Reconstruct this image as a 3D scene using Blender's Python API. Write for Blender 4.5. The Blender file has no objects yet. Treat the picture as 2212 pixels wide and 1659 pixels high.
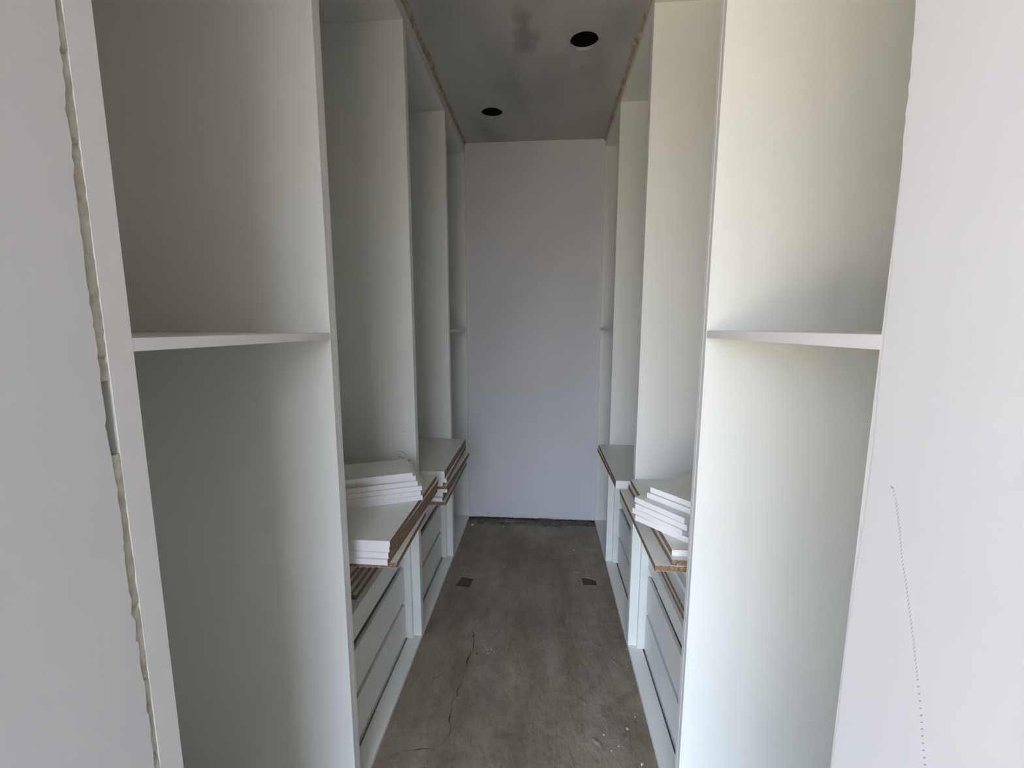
import bpy, bmesh, math, random
from mathutils import Vector, Matrix

# ------------------------------------------------------------------ camera, light, exposure
scene = bpy.context.scene
C = scene.collection
IMG_W, IMG_H = 2212, 1659
FOCAL_PX, PITCH, YAW, ROLL, EYE = 910.43, 0.1357, 0.0747, 0.0009, 1.40

fwd = Vector((-math.sin(YAW) * math.cos(PITCH), math.cos(YAW) * math.cos(PITCH), -math.sin(PITCH)))
rgt0 = Vector((math.cos(YAW), math.sin(YAW), 0))
up0 = rgt0.cross(fwd)
rgt = math.cos(ROLL) * rgt0 + math.sin(ROLL) * up0
upv = -math.sin(ROLL) * rgt0 + math.cos(ROLL) * up0
cam_data = bpy.data.cameras.new('camera')
cam = bpy.data.objects.new('camera', cam_data)
C.objects.link(cam)
cam_data.sensor_fit = 'HORIZONTAL'
cam_data.sensor_width = 36.0
cam_data.lens = FOCAL_PX / IMG_W * 36.0
cam_data.clip_start = 0.02
m3 = Matrix((rgt, upv, -fwd)).transposed()
cam.matrix_world = Matrix.Translation((0, 0, EYE)) @ m3.to_4x4()
scene.camera = cam

vs = scene.view_settings
vs.view_transform = 'Standard'
vs.look = 'None'
vs.gamma = 1.0
vs.use_curve_mapping = False
vs.exposure = 0.42

SKY = (0.87, 1.07, 1.42)        # open sky
HORIZON = (0.66, 0.69, 0.74)
GROUND = (0.30, 0.27, 0.23)     # sunlit pale ground outdoors
STRENGTH = 5.5
world = bpy.data.worlds.new('daylight')
scene.world = world
world.use_nodes = True
nt = world.node_tree
nt.nodes.clear()
out = nt.nodes.new('ShaderNodeOutputWorld')
bg = nt.nodes.new('ShaderNodeBackground')
tc = nt.nodes.new('ShaderNodeTexCoord')
sep = nt.nodes.new('ShaderNodeSeparateXYZ')
mr = nt.nodes.new('ShaderNodeMapRange')
rp = nt.nodes.new('ShaderNodeValToRGB')
nt.links.new(tc.outputs['Generated'], sep.inputs[0])
nt.links.new(sep.outputs['Z'], mr.inputs['Value'])
mr.inputs['From Min'].default_value = -1.0
mr.inputs['From Max'].default_value = 1.0
nt.links.new(mr.outputs[0], rp.inputs[0])
rp.color_ramp.elements[0].position = 0.45
rp.color_ramp.elements[0].color = (*GROUND, 1)
rp.color_ramp.elements[1].position = 0.62
rp.color_ramp.elements[1].color = (*SKY, 1)
el = rp.color_ramp.elements.new(0.51)
el.color = (*HORIZON, 1)
nt.links.new(rp.outputs[0], bg.inputs['Color'])
bg.inputs['Strength'].default_value = STRENGTH
nt.links.new(bg.outputs[0], out.inputs['Surface'])

# the room the camera stands in: daylight enters by one wide opening behind the camera
ROOM_X0, ROOM_X1, ROOM_Y0, DOOR_Y = -2.8, 2.0, -1.7, 0.30
WIN_X0, WIN_X1, WIN_Z0, WIN_Z1 = -2.5, 0.38, 0.02, 2.40      # wide opening behind the camera
def portal(loc, facing, sx, sy):
    pl = bpy.data.lights.new('window_rear_offscreen', 'AREA')
    pl.shape = 'RECTANGLE'
    pl.size, pl.size_y = sx, sy
    pl.cycles.is_portal = True
    po = bpy.data.objects.new('window_rear_offscreen', pl)
    po.location = loc
    po.rotation_euler = Vector(facing).to_track_quat('-Z', 'Y').to_euler()
    C.objects.link(po)
portal(((WIN_X0 + WIN_X1) / 2, ROOM_Y0 - 0.02, (WIN_Z0 + WIN_Z1) / 2), (0, 1, 0), WIN_X1 - WIN_X0, WIN_Z1 - WIN_Z0)

# sun on the terrace outside; it runs along the facade and does not shine in
sun_d = bpy.data.lights.new('sun_offscreen', 'SUN')
sun_d.energy = 34.0
sun_d.color = (1.0, 0.93, 0.82)
sun_d.angle = math.radians(0.6)
sun = bpy.data.objects.new('sun_offscreen', sun_d)
sun.location = (-6, -4, 6)
sun.rotation_euler = Vector((0.64, 0.0, -0.77)).to_track_quat('-Z', 'Y').to_euler()
C.objects.link(sun)

# ------------------------------------------------------------------ measures
T = 0.0175                      # board thickness
XL, XR = -0.534, 0.382          # cabinet fronts
DEPTH = 0.60
CEIL = 2.598
TOPL, TOPR = 2.528, 2.5455      # underside of the cabinet tops
YB = 2.938                      # far wall

# ------------------------------------------------------------------ materials
MATS = {}
def mat_base(name, rough=0.5):
    m = bpy.data.materials.new(name)
    m.use_nodes = True
    n = m.node_tree
    b = n.nodes['Principled BSDF']
    b.inputs['Roughness'].default_value = rough
    MATS[name] = m
    return m, n, b

def noise(n, coord, scale, detail=4, rough=0.55, scl=(1, 1, 1)):
    mp = n.nodes.new('ShaderNodeMapping')
    mp.inputs['Scale'].default_value = scl
    n.links.new(coord, mp.inputs['Vector'])
    t = n.nodes.new('ShaderNodeTexNoise')
    t.inputs['Scale'].default_value = scale
    t.inputs['Detail'].default_value = detail
    t.inputs['Roughness'].default_value = rough
    n.links.new(mp.outputs[0], t.inputs['Vector'])
    return t.outputs['Fac']

def ramp(n, fac, stops):
    r = n.nodes.new('ShaderNodeValToRGB')
    els = r.color_ramp.elements
    els[0].position, els[0].color = stops[0][0], (*stops[0][1], 1)
    els[1].position, els[1].color = stops[-1][0], (*stops[-1][1], 1)
    for p, c in stops[1:-1]:
        e = els.new(p)
        e.color = (*c, 1)
    n.links.new(fac, r.inputs[0])
    return r.outputs[0]

def mixc(n, fac, a, b, mode='MIX'):
    m = n.nodes.new('ShaderNodeMix')
    m.data_type = 'RGBA'
    m.blend_type = mode
    for sock, v in ((m.inputs[0], fac), (m.inputs[6], a), (m.inputs[7], b)):
        if isinstance(v, (int, float)):
            sock.default_value = v
        elif isinstance(v, tuple):
            sock.default_value = (*v, 1)
        else:
            n.links.new(v, sock)
    return m.outputs[2]

def bump(n, b, h, strength, dist, prev=None):
    k = n.nodes.new('ShaderNodeBump')
    k.inputs['Strength'].default_value = strength
    k.inputs['Distance'].default_value = dist
    n.links.new(h, k.inputs['Height'])
    if prev is not None:
        n.links.new(prev, k.inputs['Normal'])
    n.links.new(k.outputs[0], b.inputs['Normal'])
    return k.outputs[0]

def geo_pos(n):
    return n.nodes.new('ShaderNodeNewGeometry').outputs['Position']

def obj_pos(n):
    return n.nodes.new('ShaderNodeTexCoord').outputs['Object']

# white melamine
m, n, b = mat_base('melamine', 0.38)
p = geo_pos(n)
c = ramp(n, noise(n, p, 3.0, 3), [(0.3, (0.84, 0.836, 0.775)), (0.7, (0.865, 0.86, 0.80))])
n.links.new(c, b.inputs['Base Color'])
bump(n, b, noise(n, p, 900, 2), 0.05, 0.0003)
# edge banding: a little whiter and smoother
m, n, b = mat_base('banding', 0.42)
b.inputs['Base Color'].default_value = (0.865, 0.84, 0.825, 1)
# drawer fronts
m, n, b = mat_base('drawer_face', 0.40)
p = geo_pos(n)
c = ramp(n, noise(n, p, 4.0, 3), [(0.3, (0.84, 0.836, 0.775)), (0.7, (0.865, 0.86, 0.80))])
n.links.new(c, b.inputs['Base Color'])
# raw chipboard
m, n, b = mat_base('chipboard', 0.8)
p = geo_pos(n)
f1 = noise(n, p, 190, 5, 0.65, (1, 1, 2.2))
f2 = noise(n, p, 420, 3, 0.6, (0.6, 0.6, 2.5))
c1 = ramp(n, f1, [(0.33, (0.075, 0.038, 0.019)), (0.45, (0.26, 0.155, 0.092)), (0.56, (0.38, 0.245, 0.152)), (0.67, (0.74, 0.55, 0.385))])
c2 = ramp(n, f2, [(0.35, (0.5, 0.45, 0.42)), (0.65, (1.0, 1.0, 1.0))])
n.links.new(mixc(n, 0.7, c1, c2, 'MULTIPLY'), b.inputs['Base Color'])
bump(n, b, f1, 0.6, 0.0012)
# white plaster
def plaster(name, lo, hi, rough=0.9):
    m, n, b = mat_base(name, rough)
    p = geo_pos(n)
    c = ramp(n, noise(n, p, 2.2, 4), [(0.3, lo), (0.7, hi)])
    n.links.new(c, b.inputs['Base Color'])
    h = noise(n, p, 14, 5)
    k = bump(n, b, h, 0.12, 0.004)
    bump(n, b, noise(n, p, 320, 3), 0.12, 0.0006, k)
plaster('plaster_white', (0.75, 0.737, 0.740), (0.785, 0.772, 0.775))
# ceiling board, grey and stained
m, n, b = mat_base('ceiling_plaster', 0.9)
p = geo_pos(n)
c = ramp(n, noise(n, p, 2.6, 4, 0.5, (1.4, 0.7, 1)), [(0.34, (0.44, 0.435, 0.42)), (0.50, (0.56, 0.55, 0.525)), (0.68, (0.63, 0.62, 0.59))])
# dark smudge in the plaster
vd = n.nodes.new('ShaderNodeVectorMath')
vd.operation = 'SUBTRACT'
n.links.new(p, vd.inputs[0])
vd.inputs[1].default_value = (-0.10, 1.93, CEIL)
vs_ = n.nodes.new('ShaderNodeVectorMath')
vs_.operation = 'MULTIPLY'
n.links.new(vd.outputs[0], vs_.inputs[0])
vs_.inputs[1].default_value = (6.5, 2.6, 1)
vl = n.nodes.new('ShaderNodeVectorMath')
vl.operation = 'LENGTH'
n.links.new(vs_.outputs[0], vl.inputs[0])
ad = n.nodes.new('ShaderNodeMath')
ad.operation = 'MULTIPLY_ADD'
n.links.new(noise(n, p, 7, 4), ad.inputs[0])
ad.inputs[1].default_value = 1.3
n.links.new(vl.outputs['Value'], ad.inputs[2])
sm = ramp(n, ad.outputs[0], [(0.70, (0.64, 0.63, 0.62)), (1.0, (1, 1, 1))])
n.links.new(mixc(n, 1.0, c, sm, 'MULTIPLY'), b.inputs['Base Color'])
bump(n, b, noise(n, p, 60, 4), 0.15, 0.001)
# foam
m, n, b = mat_base('foam', 0.95)
p = geo_pos(n)
c = ramp(n, noise(n, p, 45, 4), [(0.3, (0.40, 0.365, 0.295)), (0.55, (0.51, 0.48, 0.40)), (0.75, (0.60, 0.57, 0.49))])
n.links.new(c, b.inputs['Base Color'])
bump(n, b, noise(n, p, 160, 4), 0.5, 0.002)
m, n, b = mat_base('foam_old', 0.95)
p = geo_pos(n)
c = ramp(n, noise(n, p, 30, 4), [(0.3, (0.34, 0.26, 0.17)), (0.5, (0.48, 0.40, 0.29)), (0.7, (0.60, 0.55, 0.45))])
n.links.new(c, b.inputs['Base Color'])
bump(n, b, noise(n, p, 120, 4), 0.5, 0.002)
# concrete floor
m, n, b = mat_base('concrete', 0.62)
p = geo_pos(n)
streak = noise(n, p, 3.2, 5, 0.6, (1.9, 0.55, 1))
blot = noise(n, p, 2.3, 6, 0.62)
mid = noise(n, p, 11, 5, 0.6, (1.2, 0.8, 1))
fine = noise(n, p, 95, 4, 0.6)
ca = ramp(n, streak, [(0.32, (0.235, 0.186, 0.130)), (0.50, (0.298, 0.247, 0.186)), (0.70, (0.350, 0.302, 0.243))])
cb = ramp(n, blot, [(0.34, (0.80, 0.77, 0.73)), (0.50, (0.98, 0.97, 0.96)), (0.66, (1.16, 1.17, 1.17))])
cm = ramp(n, mid, [(0.34, (0.88, 0.87, 0.86)), (0.66, (1.10, 1.10, 1.10))])
cc = ramp(n, fine, [(0.32, (0.93, 0.93, 0.92)), (0.68, (1.05, 1.05, 1.05))])
col = mixc(n, 1.0, mixc(n, 1.0, mixc(n, 1.0, ca, cb, 'MULTIPLY'), cm, 'MULTIPLY'), cc, 'MULTIPLY')
n.links.new(col, b.inputs['Base Color'])
k = bump(n, b, noise(n, p, 6.0, 4, 0.5, (1.8, 0.6, 1)), 0.55, 0.03)
k = bump(n, b, noise(n, p, 24, 5, 0.62, (1.4, 0.75, 1)), 0.75, 0.011, k)
bump(n, b, noise(n, p, 220, 3), 0.15, 0.001, k)
# rough dark mortar
m, n, b = mat_base('mortar', 0.95)
p = geo_pos(n)
c = ramp(n, noise(n, p, 13, 5, 0.65), [(0.32, (0.085, 0.074, 0.063)), (0.52, (0.20, 0.172, 0.142)), (0.72, (0.38, 0.335, 0.285))])
n.links.new(c, b.inputs['Base Color'])
bump(n, b, noise(n, p, 120, 4), 0.6, 0.004)
# dark void / pit / crumbs / marks
def flat(name, col, rough=0.9):
    m, n, b = mat_base(name, rough)
    p = geo_pos(n)
    c = ramp(n, noise(n, p, 60, 3), [(0.3, tuple(x * 0.85 for x in col)), (0.7, col)])
    n.links.new(c, b.inputs['Base Color'])
flat('terrace', (0.68, 0.59, 0.45))
flat('void', (0.20, 0.19, 0.18))
flat('pit', (0.11, 0.082, 0.068))
flat('crumb', (0.62, 0.59, 0.54))
flat('splash', (0.46, 0.405, 0.34))
flat('dark_bit', (0.02, 0.018, 0.016))
flat('pencil', (0.46, 0.44, 0.45))
flat('scuff', (0.36, 0.34, 0.31))

# ------------------------------------------------------------------ helpers
def link(name, me, parent=None):
    o = bpy.data.objects.new(name, me)
    C.objects.link(o)
    if parent is not None:
        o.parent = parent
        o.matrix_parent_inverse = Matrix.Translation(-parent.location) if parent.rotation_euler.z == 0 else parent.matrix_world.inverted()
    return o

def tag(o, label, cat, group=None):
    o['label'] = label
    o['category'] = cat
    if group:
        o['group'] = group
    return o

def structure(o, label=None):
    o['kind'] = 'structure'
    if label:
        o['label'] = label
    return o

def finish(bm, name, mats, parent=None, smooth=False, bevel=0.0):
    if bevel:
        bmesh.ops.bevel(bm, geom=list(bm.edges), offset=bevel, segments=1, affect='EDGES')
    bmesh.ops.recalc_face_normals(bm, faces=bm.faces)
    me = bpy.data.meshes.new(name)
    bm.to_mesh(me)
    bm.free()
    for k in (mats if isinstance(mats, (list, tuple)) else [mats]):
        me.materials.append(MATS[k])
    if smooth:
        for f in me.polygons:
            f.use_smooth = True
    return link(name, me, parent)

def add_box(bm, x0, x1, y0, y1, z0, z1, mi=0):
    x0, x1 = min(x0, x1), max(x0, x1)
    vs_ = [bm.verts.new(q) for q in ((x0, y0, z0), (x1, y0, z0), (x1, y1, z0), (x0, y1, z0), (x0, y0, z1), (x1, y0, z1), (x1, y1, z1), (x0, y1, z1))]
    for idx in ((0, 3, 2, 1), (4, 5, 6, 7), (0, 1, 5, 4), (1, 2, 6, 5), (2, 3, 7, 6), (3, 0, 4, 7)):
        f = bm.faces.new([vs_[i] for i in idx])
        f.material_index = mi

def box(name, x0, x1, y0, y1, z0, z1, mat, parent=None, bevel=0.0006):
    bm = bmesh.new()
    add_box(bm, x0, x1, y0, y1, z0, z1)
    return finish(bm, name, mat, parent, bevel=bevel)

def prism(bm, pts, axis, a0, a1, mi=0):
    """extrude a 2-D outline; axis 'x': pts are (y,z); 'y': (x,z); 'z': (x,y)"""
    def v(q, a):
        if axis == 'x':
            return (a, q[0], q[1])
        if axis == 'y':
            return (q[0], a, q[1])
        return (q[0], q[1], a)
    lo = [bm.verts.new(v(q, a0)) for q in pts]
    hi = [bm.verts.new(v(q, a1)) for q in pts]
    k = len(pts)
    fs = [bm.faces.new(lo), bm.faces.new(list(reversed(hi)))]
    for i in range(k):
        fs.append(bm.faces.new([lo[i], lo[(i + 1) % k], hi[(i + 1) % k], hi[i]]))
    for f in fs:
        f.material_index = mi

def interp(tab, t):
    for (t0, v0), (t1, v1) in zip(tab, tab[1:]):
        if (t - t0) * (t - t1) <= 0:
            return v0 + (v1 - v0) * (t - t0) / (t1 - t0)
    return tab[0][1] if abs(t - tab[0][0]) < abs(t - tab[-1][0]) else tab[-1][1]

def empty(name, loc):
    o = bpy.data.objects.new(name, None)
    o.empty_display_size = 0.1
    o.location = loc
    C.objects.link(o)
    return o

def boolean(o, cutter_bm):
    bmesh.ops.recalc_face_normals(cutter_bm, faces=cutter_bm.faces)
    me = bpy.data.meshes.new('cutter')
    cutter_bm.to_mesh(me)
    cutter_bm.free()
    co = bpy.data.objects.new('cutter', me)
    C.objects.link(co)
    md = o.modifiers.new('cut', 'BOOLEAN')
    md.operation = 'DIFFERENCE'
    md.solver = 'EXACT'
    md.use_self = True
    md.object = co
    dg = bpy.context.evaluated_depsgraph_get()
    dg.update()
    new = bpy.data.meshes.new_from_object(o.evaluated_get(dg))
    o.modifiers.clear()
    old = o.data
    o.data = new
    bpy.data.objects.remove(co)
    bpy.data.meshes.remove(me)
    bpy.data.meshes.remove(old)

# ------------------------------------------------------------------ floor
bm = bmesh.new()
add_box(bm, ROOM_X0 - 0.2, ROOM_X1 + 0.2, ROOM_Y0 - 0.2, YB + 0.10, -0.12, 0.0)
floor = structure(finish(bm, 'floor', 'concrete'), 'bare grey-brown concrete screed floor with cracks')

# where the cracks gape
OPEN = [(-0.299, 1.735, 0.022), (-0.294, 1.680, 0.018), (-0.305, 1.595, 0.022), (-0.317, 1.436, 0.018), (-0.325, 1.330, 0.016), (-0.400, 1.205, 0.022), (0.178, 1.603, 0.02)]
def crack_bm(bm, pts, seed, w0=0.0008, w1=0.0024, sub=5):
    rnd = random.Random(seed)
    path = []
    for (x0, y0), (x1, y1) in zip(pts, pts[1:]):
        for i in range(sub):
            t = i / sub
            path.append((x0 + (x1 - x0) * t + rnd.uniform(-1, 1) * 0.0038, y0 + (y1 - y0) * t))
    path.append(pts[-1])
    left, right = [], []
    for i, (x, y) in enumerate(path):
        e = min(1.0, i / 4, (len(path) - 1 - i) / 4)
        a = path[max(0, i - 1)]
        c_ = path[min(len(path) - 1, i + 1)]
        d = Vector((c_[0] - a[0], c_[1] - a[1])).normalized()
        w = 0.0004 + e * w0 + sum(w1 * math.exp(-(((x - hx) ** 2 + (y - hy) ** 2) ** 0.5 / hr) ** 2) for hx, hy, hr in OPEN) * rnd.uniform(0.5, 1.0)
        left.append((x - d.y * w, y + d.x * w))
        right.append((x + d.y * w, y - d.x * w))
    for i in range(len(path) - 1):
        q = [left[i], left[i + 1], right[i + 1], right[i]]
        lo = [bm.verts.new((a, b_, -0.012)) for a, b_ in q]
        hi = [bm.verts.new((a, b_, 0.004)) for a, b_ in q]
        bm.faces.new(lo)
        bm.faces.new(hi)
        for j in range(4):
            bm.faces.new([lo[j], lo[(j + 1) % 4], hi[(j + 1) % 4], hi[j]])

CR1 = [(-0.324, 1.798), (-0.310, 1.754), (-0.299, 1.72), (-0.294, 1.662), (-0.299, 1.638), (-0.306, 1.591), (-0.300, 1.541), (-0.312, 1.485), (-0.319, 1.452), (-0.316, 1.421), (-0.330, 1.390), (-0.324, 1.328), (-0.308, 1.271), (-0.321, 1.240), (-0.342, 1.209)]
CR2 = [(-0.464, 1.178), (-0.457, 1.193), (-0.420, 1.201), (-0.402, 1.205), (-0.386, 1.208), (-0.361, 1.208), (-0.345, 1.206)]
CR3 = [(0.155, 1.637), (0.181, 1.599), (0.194, 1.571), (0.196, 1.524)]
cut = bmesh.new()
# two square pockets in the screed and the chased strip along the far wall
for q in ([(-0.445, 2.189), (-0.379, 2.172), (-0.388, 2.089), (-0.467, 2.100)], [(0.225, 2.230), (0.270, 2.226), (0.305, 2.208), (0.304, 2.160), (0.230, 2.158)]):
    prism(cut, q, 'z', -0.014, 0.01)
rnd = random.Random(4)
front = [(-0.60 + 1.05 * i / 40, 2.829 + 0.016 * i / 40 + rnd.uniform(-0.006, 0.006)) for i in range(41)]
prism(cut, front + [(0.45, YB + 0.08), (-0.60, YB + 0.08)], 'z', -0.030, 0.01)
boolean(floor, cut)
for pts, s in ((CR1, 1), (CR2, 2), (CR3, 3)):
    cut = bmesh.new()
    crack_bm(cut, pts, s, 0.00025, 0.0026 if s != 3 else 0.0012)
    # every segment is its own closed solid, so the cut stays robust
    boolean(floor, cut)

# pocket bottoms
for q in ([(-0.443, 2.187), (-0.381, 2.170), (-0.390, 2.091), (-0.465, 2.102)], [(0.227, 2.228), (0.270, 2.224), (0.303, 2.206), (0.302, 2.162), (0.232, 2.160)]):
    bm = bmesh.new()
    prism(bm, q, 'z', -0.02, -0.0035)
    finish(bm, 'screed_pocket', 'pit', floor)

# low trowel ridges left in the screed
def ridge(x, y, ln, wd, h, ang, seed):
    rnd = random.Random(seed)
    bm = bmesh.new()
    bmesh.ops.create_grid(bm, x_segments=14, y_segments=8, size=1.0)
    ca_, sa_ = math.cos(ang), math.sin(ang)
    for v in bm.verts:
        u_, w_ = v.co.x, v.co.y
        r2 = u_ * u_ + w_ * w_
        z_ = h * max(0.0, 1 - r2) * rnd.uniform(0.5, 1.1) - 0.0006
        w2 = w_ + 0.35 * math.sin(u_ * 3 + seed)
        v.co = (x + ca_ * u_ * ln - sa_ * w2 * wd, y + sa_ * u_ * ln + ca_ * w2 * wd, z_)
    r = bmesh.ops.extrude_face_region(bm, geom=list(bm.faces))
    for v in [q for q in r['geom'] if isinstance(q, bmesh.types.BMVert)]:
        v.co.z = -0.004
    finish(bm, 'screed_ridge', 'concrete', floor, smooth=True)
for i, (x, y, ln, wd, h, ang) in enumerate(((0.195, 1.272, 0.030, 0.010, 0.0040, -0.9), (0.165, 1.425, 0.022, 0.009, 0.0030, -0.7), (0.315, 1.625, 0.024, 0.010, 0.0035, -0.8), (0.295, 1.300, 0.022, 0.008, 0.0025, 1.2), (-0.415, 1.490, 0.034, 0.010, 0.0030, 0.7), (-0.47, 1.172, 0.020, 0.014, 0.0035, 0.4), (0.19, 1.50, 0.018, 0.007, 0.0022, -1.2))):
    ridge(x, y, ln, wd, h, ang, i + 1)

# rough mortar strip under the far wall
def rough_grid(name, x0, x1, y0, y1, zf, nx, ny, mat, parent=None):
    bm = bmesh.new()
    g = [[bm.verts.new((x0 + (x1 - x0) * i / nx, y0 + (y1 - y0) * j / ny, zf(i / nx, j / ny))) for j in range(ny + 1)] for i in range(nx + 1)]
    for i in range(nx):
        for j in range(ny):
            bm.faces.new([g[i][j], g[i + 1][j], g[i + 1][j + 1], g[i][j + 1]])
    r = bmesh.ops.extrude_face_region(bm, geom=list(bm.faces))
    low = [v for v in r['geom'] if isinstance(v, bmesh.types.BMVert)]
    for v in low:
        v.co.z = -0.06
    return finish(bm, name, mat, parent)
rnd = random.Random(11)
lump = [[rnd.random() for _ in range(14)] for _ in range(64)]
def strip_z(u, v):
    a = lump[int(u * 60)][int(v * 10)]
    ridge = 0.012 * math.exp(-((v - 0.12) / 0.10) ** 2) * (0.4 + 0.6 * lump[int(u * 30)][3])
    return -0.005 + 0.008 * a - 0.010 * v + ridge
rough_grid('mortar_strip', XL - 0.06, XR + 0.06, 2.822, YB + 0.03, strip_z, 60, 10, 'mortar', floor)

# ------------------------------------------------------------------ ceiling with the two lamp holes
bm = bmesh.new()
add_box(bm, -1.25, 1.10, 0.46, YB + 0.12, CEIL, CEIL + 0.0125)
ceiling = finish(bm, 'ceiling', ['ceiling_plaster'])
cut = bmesh.new()
for (hx, hy, seed) in ((-0.307, 2.559, 1), (0.158, 1.983, 2)):
    rnd = random.Random(seed)
    ring = [(hx + (0.0605 + rnd.uniform(-1, 1) * 0.0011) * math.cos(a), hy + (0.0605 + rnd.uniform(-1, 1) * 0.0011) * math.sin(a)) for a in [2 * math.pi * i / 56 for i in range(56)]]
    prism(cut, ring, 'z', CEIL - 0.02, CEIL + 0.03)
boolean(ceiling, cut)
structure(ceiling, 'grey patchy plasterboard ceiling with two round lamp holes')
bm = bmesh.new()
add_box(bm, -1.25, 1.10, 0.46, YB + 0.12, CEIL + 0.22, CEIL + 0.26)
add_box(bm, -1.25, -1.21, 0.46, YB + 0.12, CEIL + 0.0125, CEIL + 0.22)
add_box(bm, 1.06, 1.10, 0.46, YB + 0.12, CEIL + 0.0125, CEIL + 0.22)
add_box(bm, -1.21, 1.06, 0.46, 0.50, CEIL + 0.0125, CEIL + 0.22)
add_box(bm, -1.21, 1.06, YB + 0.08, YB + 0.12, CEIL + 0.0125, CEIL + 0.22)
structure(finish(bm, 'ceiling_void', 'void'))

# ------------------------------------------------------------------ walls of the closet
def ragged(z0, z1, tab, seed, step=0.009, amp=0.0012):
    rnd = random.Random(seed)
    pts, z = [], z0
    while z < z1:
        a = amp * (rnd.random() - 0.5) * 2
        if rnd.random() < 0.06:
            a -= amp * 2.2 * rnd.random()
        pts.append((interp(tab, z) + a, z))
        z += step * rnd.uniform(0.5, 1.6)
    pts.append((interp(tab, z1), z1))
    return pts

LEDGE = [(0.0, 0.471), (0.797, 0.471), (0.964, 0.471), (1.075, 0.468), (1.191, 0.470), (1.267, 0.467), (1.332, 0.468), (1.41, 0.467), (1.518, 0.467), (1.658, 0.4700), (1.753, 0.4715), (2.70, 0.4715)]
REDGE = [(0.0, 0.506), (0.829, 0.507), (0.897, 0.505), (0.998, 0.508), (1.105, 0.505), (1.188, 0.502), (1.257, 0.501), (1.351, 0.505), (1.453, 0.506), (1.561, 0.509), (1.615, 0.512), (1.656, 0.5125), (1.736, 0.517), (2.70, 0.518)]
H = 2.72
# left pier: plaster skin with its ragged edge, masonry behind
bm = bmesh.new()
prism(bm, [(DOOR_Y, 0.0)] + ragged(0.0, H, LEDGE, 7) + [(DOOR_Y, H)], 'x', XL, XL - 0.022)
add_box(bm, XL - 0.022, ROOM_X0 - 0.2, DOOR_Y, 0.462, 0.0, H)
wall_left = structure(finish(bm, 'wall_left', 'plaster_white'), 'white plastered pier with a ragged edge beside the foam-filled gap')
bm = bmesh.new()
prism(bm, [(DOOR_Y, 0.0)] + ragged(0.0, H, REDGE, 19, amp=0.0011) + [(DOOR_Y, H)], 'x', XR - 0.0012, XR - 0.0002)
add_box(bm, XR - 0.0002, XR + 0.03, DOOR_Y, 0.472, 0.0, H)
add_box(bm, XR + 0.03, ROOM_X1 + 0.2, DOOR_Y, 0.462, 0.0, H)
wall_right = structure(finish(bm, 'wall_right', 'plaster_white'), 'white plastered pier with a dotted pencil-like scratch')
# far wall, its plaster stopping raggedly just above the floor
rnd = random.Random(23)
edge = []
N = 150
for i in range(N + 1):
    x = -1.16 + 2.18 * i / N
    z = 0.004 + rnd.uniform(-0.002, 0.002)
    if -0.02 < x < 0.06:
        z += 0.006
    if -0.46 < x < -0.43:
        z += 0.004
    edge.append((x, z))
bm = bmesh.new()
prism(bm, edge + [(1.02, H), (-1.16, H)], 'y', YB, YB + 0.02)
structure(finish(bm, 'wall_back', 'plaster_white'), 'plain white plaster wall at the far end of the aisle')
structure(box('wall_back_base', -1.25, 1.10, YB + 0.02, YB + 0.12, -0.10, H, 'mortar', None, 0))
structure(box('wall_left_outer', -1.25, -1.16, 0.462, YB + 0.02, -0.05, H, 'plaster_white', None, 0))
structure(box('wall_right_outer', 1.01, 1.10, 0.462, YB + 0.02, -0.05, H, 'plaster_white', None, 0))

# the room behind the camera
structure(box('wall_room_left', ROOM_X0 - 0.2, ROOM_X0, ROOM_Y0 - 0.2, DOOR_Y, 0, H, 'plaster_white', None, 0))
structure(box('wall_room_right', ROOM_X1, ROOM_X1 + 0.2, ROOM_Y0 - 0.2, DOOR_Y, 0, H, 'plaster_white', None, 0))
bm = bmesh.new()
add_box(bm, ROOM_X0, WIN_X0, ROOM_Y0 - 0.2, ROOM_Y0, 0, H)
add_box(bm, WIN_X1, ROOM_X1, ROOM_Y0 - 0.2, ROOM_Y0, 0, H)
add_box(bm, WIN_X0, WIN_X1, ROOM_Y0 - 0.2, ROOM_Y0, WIN_Z1, H)
add_box(bm, WIN_X0, WIN_X1, ROOM_Y0 - 0.2, ROOM_Y0, 0, WIN_Z0)
structure(finish(bm, 'wall_room_rear', 'plaster_white'))
structure(box('ceiling', ROOM_X0 - 0.2, ROOM_X1 + 0.2, ROOM_Y0 - 0.2, 0.46, 2.62, H, 'plaster_white', None, 0))
win = structure(empty('window_1', ((WIN_X0 + WIN_X1) / 2, ROOM_Y0 - 0.12, WIN_Z0)))
bm = bmesh.new()
for x in (WIN_X0, (WIN_X0 + WIN_X1) / 2 - 0.03, WIN_X1 - 0.06):
    add_box(bm, x, x + 0.06, ROOM_Y0 - 0.15, ROOM_Y0 - 0.09, WIN_Z0, WIN_Z1)
for z in (WIN_Z0, WIN_Z1 - 0.06):
    add_box(bm, WIN_X0 + 0.06, WIN_X1 - 0.06, ROOM_Y0 - 0.15, ROOM_Y0 - 0.09, z, z + 0.06)
finish(bm, 'window_frame', 'banding', win)

structure(box('floor_terrace', -7.5, -0.9, -4.9, ROOM_Y0 - 0.2, -0.16, -0.04, 'terrace', None, 0))  # unseen; cut short on the right so its bounced sun misses the left panels

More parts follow.
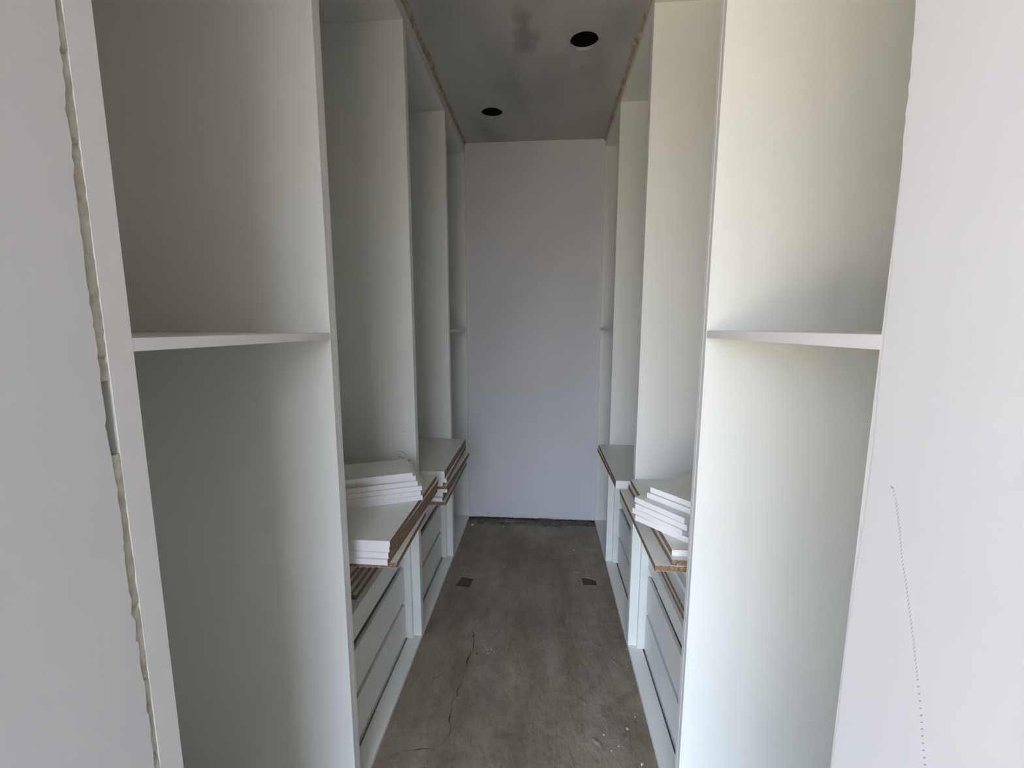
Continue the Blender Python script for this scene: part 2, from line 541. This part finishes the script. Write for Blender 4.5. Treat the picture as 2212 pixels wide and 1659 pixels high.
# dotted scratch on the right pier
SCR = [(0.469, 1.226), (0.463, 1.214), (0.453, 1.183), (0.447, 1.158), (0.438, 1.133), (0.429, 1.106), (0.422, 1.084), (0.413, 1.053), (0.409, 1.038), (0.403, 1.017), (0.398, 0.994), (0.393, 0.976), (0.384, 0.94), (0.376, 0.90)]
bm = bmesh.new()
rnd = random.Random(5)
def scratch_dash(y, z, ln, w, ang):
    dy, dz = math.cos(ang), math.sin(ang)
    q = [(y - dy * ln, z - dz * ln), (y - dz * w, z + dy * w), (y + dy * ln, z + dz * ln), (y + dz * w, z - dy * w)]
    prism(bm, q, 'x', XR - 0.0014, XR - 0.0011)
z = 1.223
SZ = [(zz, yy) for yy, zz in SCR]
while z > 0.91:
    if z > 1.05:
        scratch_dash(interp(SZ, z), z, 0.0030, 0.00045, math.radians(108))
        z -= 0.0036
    else:
        scratch_dash(interp(SZ, z), z, 0.0023, 0.0007, math.radians(125))
        z -= 0.0062 + 0.0002 * rnd.random()
scratch_dash(0.470, 1.2265, 0.003, 0.0012, 0.4)
finish(bm, 'scratch_mark', 'pencil', wall_right)

# ------------------------------------------------------------------ foam
def foam_run(name, rows, mat, label, seed):
    """rows: list of cross sections, each a closed loop of 3-D points"""
    bm = bmesh.new()
    rings = [[bm.verts.new(q) for q in r] for r in rows]
    for a, b_ in zip(rings, rings[1:]):
        k = len(a)
        for i in range(k):
            bm.faces.new([a[i], a[(i + 1) % k], b_[(i + 1) % k], b_[i]])
    bm.faces.new(rings[0])
    bm.faces.new(list(reversed(rings[-1])))
    return tag(finish(bm, name, mat, None, smooth=False), label, 'foam')

def vertical_foam(z0, z1, label, seed):
    rnd = random.Random(seed)
    rows, z = [], z0
    cur = 0.0
    while z <= z1:
        cur = 0.6 * cur + rnd.uniform(-0.004, 0.0045)
        d = max(-0.0030, min(-0.0004, -0.0012 + 0.35 * cur))
        e = interp(LEDGE, z)
        if rnd.random() < 0.10:
            d -= 0.005 * rnd.random()
        rows.append([(XL - 0.03, e - 0.004, z), (XL + d, e - 0.0035, z), (XL + d + rnd.uniform(-0.0008, 0.0003), e + 0.003, z), (XL + d * 0.6 + 0.0001, 0.4784, z), (XL - 0.03, 0.4784, z)])
        z += rnd.uniform(0.003, 0.009)
    return foam_run('foam_seal', rows, 'foam', label, seed)
vertical_foam(1.333, 2.59, 'cream foam filling the crack between plaster and wardrobe, run above the empty hole', 31)
vertical_foam(0.0, 1.243, 'cream foam filling the crack between plaster and wardrobe, run below the empty hole', 32)

def ceiling_foam(side, zt, label, seed):
    rnd = random.Random(seed)
    rows = []
    y = 0.52
    cur = 0.0
    xf = XL if side < 0 else XR
    while y <= YB - 0.001:
        cur = 0.75 * cur + rnd.uniform(-0.003, 0.003)
        d = 0.001 + cur
        h = 0.006 + rnd.uniform(-0.003, 0.004)
        zb = CEIL - 0.0175 + rnd.uniform(-0.005, 0.003) * (1 if rnd.random() < 0.6 else 0)
        rows.append([(xf + side * 0.02, y, CEIL - 0.016), (xf - side * 0.0005, y, zb), (xf - side * (max(d, -0.002) + 0.003), y, CEIL - 0.008), (xf - side * (max(d, -0.002) + 0.004 + h * 0.6), y, CEIL - 0.0015), (xf - side * (max(d, -0.002) + 0.005 + h), y, CEIL), (xf + side * 0.02, y, CEIL)])
        y += rnd.uniform(0.008, 0.02)
    return foam_run('foam_bead', rows, 'foam_old', label, seed)
ceiling_foam(-1, TOPL, 'brownish foam bead under the ceiling above the wardrobes on the foam-crack side', 41)
ceiling_foam(1, TOPR, 'brownish foam bead under the ceiling above the wardrobes on the scratched-plaster side', 42)

# ------------------------------------------------------------------ wardrobe units
def panel(name, xf_, xb, y0, y1, z0, z1, root):
    bm = bmesh.new()
    add_box(bm, xf_, xb, y0, y1, z0, z1)
    for f in bm.faces:
        if all(abs(v.co.x - xf_) < 1e-6 for v in f.verts):
            f.material_index = 1
    return finish(bm, name, ['melamine', 'banding'], root, bevel=0.0006)

def wardrobe(side, y0, y1, label, top, shelf=None, drawers=False, near=T, rail_top=0.486, rail_bot=0.394):
    xf = XL if side < 0 else XR
    X = lambda d: xf + side * d
    root = empty('wardrobe_unit', ((X(0) + X(DEPTH)) / 2, (y0 + y1) / 2, 0))
    tag(root, label, 'wardrobe', 'wardrobe units along the aisle')
    g = 0.0003
    if drawers:
        panel('bottom_panel', X(0), X(0.0600), y0 + g, y1 - g, 0.0, T, root)
        panel('carcass_base', X(0.0680), X(DEPTH), y0 + g, y1 - g, 0.0, T, root)
    else:
        panel('bottom_panel', X(0), X(DEPTH), y0 + g, y1 - g, 0.0, T, root)
    panel('side_panel', X(0), X(DEPTH), y0 + g, y0 + near - g, T, top, root)
    panel('side_panel', X(0), X(DEPTH), y1 - T + g, y1 - g, T, top, root)
    panel('scribe_strip', X(0.001), X(0.02), y0 + g, y1 - g, top + T, CEIL - 0.016, root)
    panel('top_panel', X(0), X(DEPTH), y0 + g, y1 - g, top, top + T, root)
    box('back_panel', X(DEPTH - 0.006), X(DEPTH - 0.001), y0 + near, y1 - T, T, top, 'melamine', root)
    ya, yb = y0 + near, y1 - T
    if shelf:
        panel('shelf', X(0.0005), X(DEPTH - 0.007), ya, yb, shelf - T, shelf, root)
    if drawers:
        sp = 0.0185
        for (a, b_) in ((ya, ya + sp), (yb - sp, yb)):
            box('spacer_panel', X(0.036), X(0.57), a + g, b_ - g, T, 0.575, 'melamine', root)
        da, db = ya + sp + 0.004, yb - sp - 0.004
        fx = 0.066
        # top rail and cabinet top
        box('rail', X(fx), X(fx + T), da - 0.003, db + 0.003, rail_bot, rail_top, 'drawer_face', root)
        box('drawer_cabinet_top', X(fx + T), X(0.57), da - 0.003, db + 0.003, rail_top - 0.0185, rail_top - 0.001, 'melamine', root)
        for z0, z1 in ((0.033, 0.182), (0.2065, 0.356)):
            bm = bmesh.new()
            prism(bm, [(X(fx), z0), (X(fx), z1), (X(fx + 0.0125), z1), (X(fx + T), z1 - 0.014), (X(fx + T), z0)], 'y', da, db)
            d = finish(bm, 'drawer_front', 'drawer_face', root, bevel=0.0004)
            # the two cut ends show the core of the board
            for yy in (da - 0.0011, db - 0.0001):
                bm = bmesh.new()
                prism(bm, [(X(fx + 0.0015), z0 + 0.001), (X(fx + 0.0015), z1 - 0.001), (X(fx + 0.012), z1 - 0.001), (X(fx + T - 0.001), z1 - 0.015), (X(fx + T - 0.001), z0 + 0.001)], 'y', yy, yy + 0.0012)
                finish(bm, 'raw_end', 'chipboard', d)
            box('drawer_box', X(fx + T), X(0.55), da + 0.008, db - 0.008, z0 + 0.01, z1 - 0.05, 'melamine', d)
    return root

wardrobe(-1, 0.4785, 1.0440, 'open white wardrobe unit with one shelf beside the foam-filled crack', TOPL, shelf=1.3845, near=0.0350)
unit_l2 = wardrobe(-1, 1.0445, 1.7125, 'white wardrobe unit with two drawers and the leaning stack of narrow boards, foam-crack side', TOPL, drawers=True)
wardrobe(-1, 1.7130, 2.3800, 'white wardrobe unit with two drawers under the tallest single stack of boards, foam-crack side', TOPL, drawers=True)
wardrobe(-1, 2.3805, 2.9365, 'narrow open white wardrobe unit with a shelf against the far wall, foam-crack side', TOPL, shelf=1.3835)
wardrobe(1, 0.4775, 1.0484, 'open white wardrobe unit with one shelf beside the scratched plaster pier', TOPR, shelf=1.3913, near=0.0345)
wardrobe(1, 1.0489, 1.7255, 'white wardrobe unit with two drawers and fanned narrow boards, scratched-plaster side', TOPR, drawers=True, rail_top=0.457)
wardrobe(1, 1.7260, 2.3980, 'white wardrobe unit with two drawers under just two boards, scratched-plaster side', TOPR, drawers=True, rail_top=0.457)
wardrobe(1, 2.3985, 2.9365, 'narrow open white wardrobe unit with a shelf against the far wall, scratched-plaster side', TOPR, shelf=1.394)

# fine dark scuffs on the panel behind the askew boards
def scuff(pts, y, w, parent):
    bm = bmesh.new()
    q = [Vector(a) for a in pts]
    for a, c_ in zip(q, q[1:]):
        d = (c_ - a).normalized()
        nn = Vector((-d.y, d.x)) * w
        prism(bm, [tuple(a + nn), tuple(a - nn), tuple(c_ - nn), tuple(c_ + nn)], 'y', y - 0.0002, y + 0.0002)
    o = finish(bm, 'scuff_mark', 'scuff', parent)
for pts, w in (([(-0.615, 0.875), (-0.595, 0.873), (-0.579, 0.863), (-0.572, 0.850)], 0.0007), ([(-0.615, 0.863), (-0.606, 0.860), (-0.599, 0.858)], 0.0006), ([(-0.614, 0.853), (-0.596, 0.849), (-0.583, 0.845)], 0.0007), ([(-0.575, 0.843), (-0.569, 0.835), (-0.557, 0.821), (-0.550, 0.810)], 0.0018), ([(-0.588, 0.9615), (-0.581, 0.961)], 0.0008)):
    scuff(pts, 1.6951, w, unit_l2)

# ------------------------------------------------------------------ loose boards
LAM = 0.0004
def board(label, corner, u, L, w, Wd, ztop, t=T, raw=(), group=None, name='loose_board'):
    """corner: near-front top corner (x,y); u: unit direction along L; w: unit direction along Wd.
    raw: which edges show chipboard: 'n' the edge at corner along w, 'f' opposite, 's' the edge at corner along u, 'o' opposite"""
    u = Vector((u[0], u[1])).normalized()
    w = Vector((w[0], w[1])).normalized()
    c0 = Vector(corner)
    q = [c0, c0 + u * L, c0 + u * L + w * Wd, c0 + w * Wd]
    sides = ['s', 'f', 'o', 'n']          # edge q0-q1, q1-q2, q2-q3, q3-q0
    bm = bmesh.new()
    cx, cy = (q[0] + q[2]) / 2
    zs = [0, LAM, t - LAM, t]
    rings = [[bm.verts.new((p_.x - cx, p_.y - cy, z_)) for p_ in q] for z_ in zs]
    bm.faces.new(rings[0])
    bm.faces.new(rings[3])
    for i in range(4):
        for j in range(3):
            f = bm.faces.new([rings[j][i], rings[j][(i + 1) % 4], rings[j + 1][(i + 1) % 4], rings[j + 1][i]])
            if sides[i] in raw:
                f.material_index = 2 if j == 1 else 0
            else:
                f.material_index = 1
    o = finish(bm, name, ['melamine', 'banding', 'chipboard'])
    o.location = (cx, cy, ztop - t)
    return tag(o, label, 'board', group)

ORD = ['bottom', 'second', 'third', 'fourth', 'fifth', 'sixth', 'seventh', 'eighth', 'top']
def ordw(i, n):
    return 'topmost' if i == n - 1 else ('lowest' if i == 0 else ORD[i] + ' from below')

# left, drawer unit next to the open one: five long boards
zA = 0.772
WID = 0.42
A = [((-0.429, 1.145), (-0.4475, 1.690), 0.55, 'snof'), ((-0.451, 1.127), (-0.4445, 1.6870), None, 'so'), ((-0.4510, 1.135), (-0.4420, 1.6870), None, 'so'), ((-0.449, 1.140), (-0.4395, 1.6870), None, 'so'), ((-0.4465, 1.139), (-0.4485, 1.6930), None, 'so')]
A[0] = ((-0.429, 1.145), (-0.4400, 1.494), None, 'snof')
for i, (a, b_, ln, raw) in enumerate(A):
    d = Vector((b_[0] - a[0], b_[1] - a[1]))
    lab = 'raw-edged white-faced board, lowest of the five-board stack, foam-crack side' if i == 0 else f'white-ended board with raw side, {ordw(i, 5)} of the five-board stack, foam-crack side'
    board(lab, a, d, d.length, (-d.y, d.x), WID, zA - (4 - i) * T, raw=raw, group='long boards stacked under the narrow ones')
# six narrow white boards set askew on top
S = [(-0.434, 1.440), (-0.441, 1.438), (-0.436, 1.441), (-0.452, 1.441), (-0.461, 1.455), (-0.465, 1.425)]
S[4] = (-0.4595, 1.4455)
Sd = Vector((-0.674 + 0.441, 1.339 - 1.438)).normalized()
for i, a in enumerate(S):
    rot = Matrix.Rotation(math.radians([0.0, 0.4, -0.3, 0.6, -0.9, 0.5][i]), 2)
    d = rot @ Sd
    board(f'narrow white board, {ordw(i, 6)} of six laid askew, foam-crack side', a, d, 0.40, (d.y, -d.x), 0.172, zA + (i + 1) * T + 0.0005 * i, group='narrow boards laid askew, foam-crack side')
# boards inside on the drawer cabinet, stepping back
E = [-0.6215, -0.633, -0.6465, -0.654]
zr = 0.4853
for i, x in enumerate(E):
    board(f'raw-edged board, {ordw(i, 4) if i != 3 else "fourth from below"} of the stepped brown pile on the drawers', (x, [1.268, 1.262, 1.2, 1.2][i]), (0, 1), 1.668 - [1.268, 1.262, 1.2, 1.2][i], (-1, 0), 0.40, zr + (i + 1) * T, raw='snof', group='stepped pile on the drawers, foam-crack side')
z = zr + 4 * T
t7 = (zA - 5 * T - z) / 7
for i in range(7):
    board('white board deep in the pile carrying the five-board stack, foam-crack side', (-0.70 - 0.006 * i, 1.16), (0, 1), 0.50, (-1, 0), 0.33, z + (i + 1) * t7, t=t7, group='carrying pile inside the unit with the askew boards')

# left, third unit: nine boards
zC = 0.752
Cb = [(-0.435, 1.794, -0.4430, 2.3595, 'snof'), (-0.450, 1.793, -0.4520, 2.3600, 'so'), (-0.452, 1.811, -0.4520, 2.3605, 'so'), (-0.432, 1.814, -0.4300, 2.3330, 'so'), (-0.432, 1.808, -0.4210, 2.3240, 'snof'), (-0.448, 1.800, -0.4500, 2.3600, 'so'), (-0.430, 1.801, -0.4460, 2.3590, 'so'), (-0.440, 1.802, -0.4480, 2.3570, 'so'), (-0.440, 1.801, -0.4470, 2.3540, 'so')]
for i, (x0, y0, x1, y1, raw) in enumerate(Cb):
    d = Vector((x1 - x0, y1 - y0))
    lab = f'board with raw chipboard on every edge, {ordw(i, 9)} of the nine-board stack' if raw == 'snof' else f'white board with white end and raw chipboard side, {ordw(i, 9)} of the nine-board stack'
    board(lab, (x0, y0), d, d.length, (-d.y, d.x), WID, zC - (8 - i) * T, raw=raw, group='nine-board stack')
z = zr
t6 = (zC - 9 * T - z) / 6
for i in range(6):
    board('white board in the pile carrying the nine-board stack', (-0.64 - 0.004 * i, 1.78), (0, 1), 0.52, (-1, 0), 0.38, z + (i + 1) * t6, t=t6, group='carrying pile under the nine-board stack')

# right, second unit: three wide boards, six narrow ones on top
zB = 0.776
Bb = [(0.317, 1.122, 0.3165, 1.676, 'snof'), (0.362, 1.124, 0.3530, 1.6880, 'snof'), (0.3675, 1.145, 0.3640, 1.7040, 'so')]
for i, (x0, y0, x1, y1, raw) in enumerate(Bb):
    d = Vector((x1 - x0, y1 - y0))
    lab = ['board with pale raw chipboard edges jutting furthest out under the fanned narrow boards', 'board with raw chipboard end, middle of the three under the fanned narrow boards', 'white board with white end, upper of the three under the fanned narrow boards'][i]
    board(lab, (x0, y0), d, d.length, (d.y, -d.x), WID, zB - (2 - i) * T, raw=raw, group='three wide boards under the fanned ones')
U = [((0.3025, 1.324), (0.424, 1.185)), ((0.2965, 1.341), (0.4085, 1.193)), ((0.303, 1.333), (0.420, 1.188)), ((0.303, 1.344), (0.414, 1.196)), ((0.341, 1.340), (0.4575, 1.198)), ((0.351, 1.341), (0.4675, 1.199))]
for i, (a, b_) in enumerate(U):
    w = Vector((b_[0] - a[0], b_[1] - a[1]))
    board(f'narrow white board, {ordw(i, 6)} of six fanned out, scratched-plaster side', a, (-w.y, w.x), 0.40, w, w.length, zB + (i + 1) * T + 0.0005 * i, group='narrow boards fanned out, scratched-plaster side')
zq = 0.4575
F = [(0.4610, 1.283, 'snof'), (0.4655, 1.286, 'snof'), (0.4930, 1.10, ''), (0.5170, 1.10, ''), (0.545, 1.10, '')]
for i, (x, y, raw) in enumerate(F):
    lab = f'brown raw-edged board on the drawers, {"lowest" if i == 0 else "second"} in the pile behind the rail' if raw else f'white-edged board on the drawers, {ORD[i]} from below in the pile behind the rail'
    board(lab, (x, y), (0, 1), 1.684 - y, (1, 0), 0.40, zq + (i + 1) * T, raw=raw, group='pile on the drawers, scratched-plaster side')
z = zq + 5 * T
t10 = (zB - 3 * T - z) / 10
for i in range(10):
    board('white board deep in the pile carrying the three wide boards, scratched-plaster side', (0.60 + 0.006 * i, 1.12), (0, 1), 0.54, (1, 0), 0.31, z + (i + 1) * t10, t=t10, group='carrying pile inside the unit with the fanned boards')

# right, third unit: two boards
zD = 0.731
for i, (x0, y0, x1, y1) in enumerate([(0.322, 1.802, 0.313, 2.3640), (0.322, 1.801, 0.320, 2.3750)]):
    d = Vector((x1 - x0, y1 - y0))
    board(f'white board with white end, {["lower", "upper"][i]} of the pair next to the far wall unit', (x0, y0), d, d.length, (d.y, -d.x), WID, zD - (1 - i) * T, raw='so', group='pair of boards')
z = zq
t13 = (zD - 2 * T - z) / 13
for i in range(13):
    board('white board in the pile carrying the pair of boards', (0.52 + 0.003 * i, 1.78), (0, 1), 0.55, (1, 0), 0.36, z + (i + 1) * t13, t=t13, group='carrying pile under the pair of boards')

# ------------------------------------------------------------------ small things on the floor
def crumb(x, y, r, seed, mat='crumb', label=None, z=0.0):
    rnd = random.Random(seed)
    bm = bmesh.new()
    bmesh.ops.create_icosphere(bm, subdivisions=1, radius=r)
    for v in bm.verts:
        v.co *= rnd.uniform(0.7, 1.25)
        v.co.z *= 0.75
    lo = min(v.co.z for v in bm.verts)
    for v in bm.verts:
        v.co.z -= lo + 0.0004
    o = finish(bm, 'plaster_crumb' if mat == 'crumb' else 'dirt_crumb', mat)
    o.location = (x, y, z)
    return tag(o, label, 'debris', 'crumbs on the floor')
CRUMBS = [((0.308, 1.327), 0.0050), ((0.222, 1.300), 0.0036), ((0.330, 1.207), 0.0052), ((0.266, 1.263), 0.0026), ((0.240, 1.246), 0.0026), ((0.344, 1.377), 0.0024), ((0.374, 1.703), 0.0030), ((0.362, 1.607), 0.0024)]
for i, (q, r_) in enumerate(CRUMBS):
    crumb(q[0], q[1], r_, 60 + i, label='tiny white plaster crumb on concrete near the scratched-plaster drawers')
for i, (q, r_) in enumerate([((0.205, 2.517), 0.004), ((-0.494, 2.399), 0.0035), ((-0.216, 2.298), 0.0032)]):
    crumb(q[0], q[1], r_, 80 + i, label='tiny pale plaster crumb on the darker far end of the floor')
crumb(-0.488, 2.797, 0.013, 90, label='larger lump of plaster by the mortar strip at the far wall')
crumb(-0.267, 2.793, 0.007, 91, label='small flake of plaster by the mortar strip in the middle of the aisle')
for i, q in enumerate([(-0.274, 1.628), (-0.265, 1.918), (0.333, 2.460)]):
    crumb(q[0], q[1], 0.0035, 95 + i, 'dark_bit', 'tiny dark crumb of dirt on the concrete')

def splash(name, pts, label, seed, th=0.0012, mat='splash'):
    rnd = random.Random(seed)
    cx = sum(q[0] for q in pts) / len(pts)
    cy = sum(q[1] for q in pts) / len(pts)
    ring = []
    for (x0, y0), (x1, y1) in zip(pts, pts[1:] + pts[:1]):
        for i in range(5):
            t = i / 5
            k = rnd.uniform(0.86, 1.08)
            ring.append(((x0 + (x1 - x0) * t - cx) * k + cx, (y0 + (y1 - y0) * t - cy) * k + cy))
    bm = bmesh.new()
    prism(bm, ring, 'z', -0.001, th)
    return tag(finish(bm, name, mat), label, 'stain')
for i, (x, y, rx, ry) in enumerate(((-0.232, 1.655, 0.009, 0.008), (-0.214, 1.660, 0.008, 0.009), (-0.247, 1.642, 0.006, 0.005), (-0.224, 1.634, 0.008, 0.006), (-0.199, 1.648, 0.005, 0.006), (-0.258, 1.657, 0.004, 0.004), (-0.240, 1.668, 0.005, 0.004), (-0.186, 1.652, 0.004, 0.003))):
    rnd = random.Random(200 + i)
    o = splash('plaster_splash', [(x + rx * math.cos(a) * rnd.uniform(0.7, 1.2), y + ry * math.sin(a) * rnd.uniform(0.7, 1.2)) for a in [math.pi * k_ / 3.5 for k_ in range(7)]], 'small pale dab of dried plaster splashed beside the long floor crack', 300 + i, th=0.0006)
    o['group'] = 'plaster dabs beside the crack'
splash('plaster_splash', [(0.192, 2.272), (0.197, 2.283), (0.217, 2.283), (0.222, 2.273), (0.206, 2.264)], 'pale dried plaster dab beside the square pocket near the scratched-plaster drawers', 6)
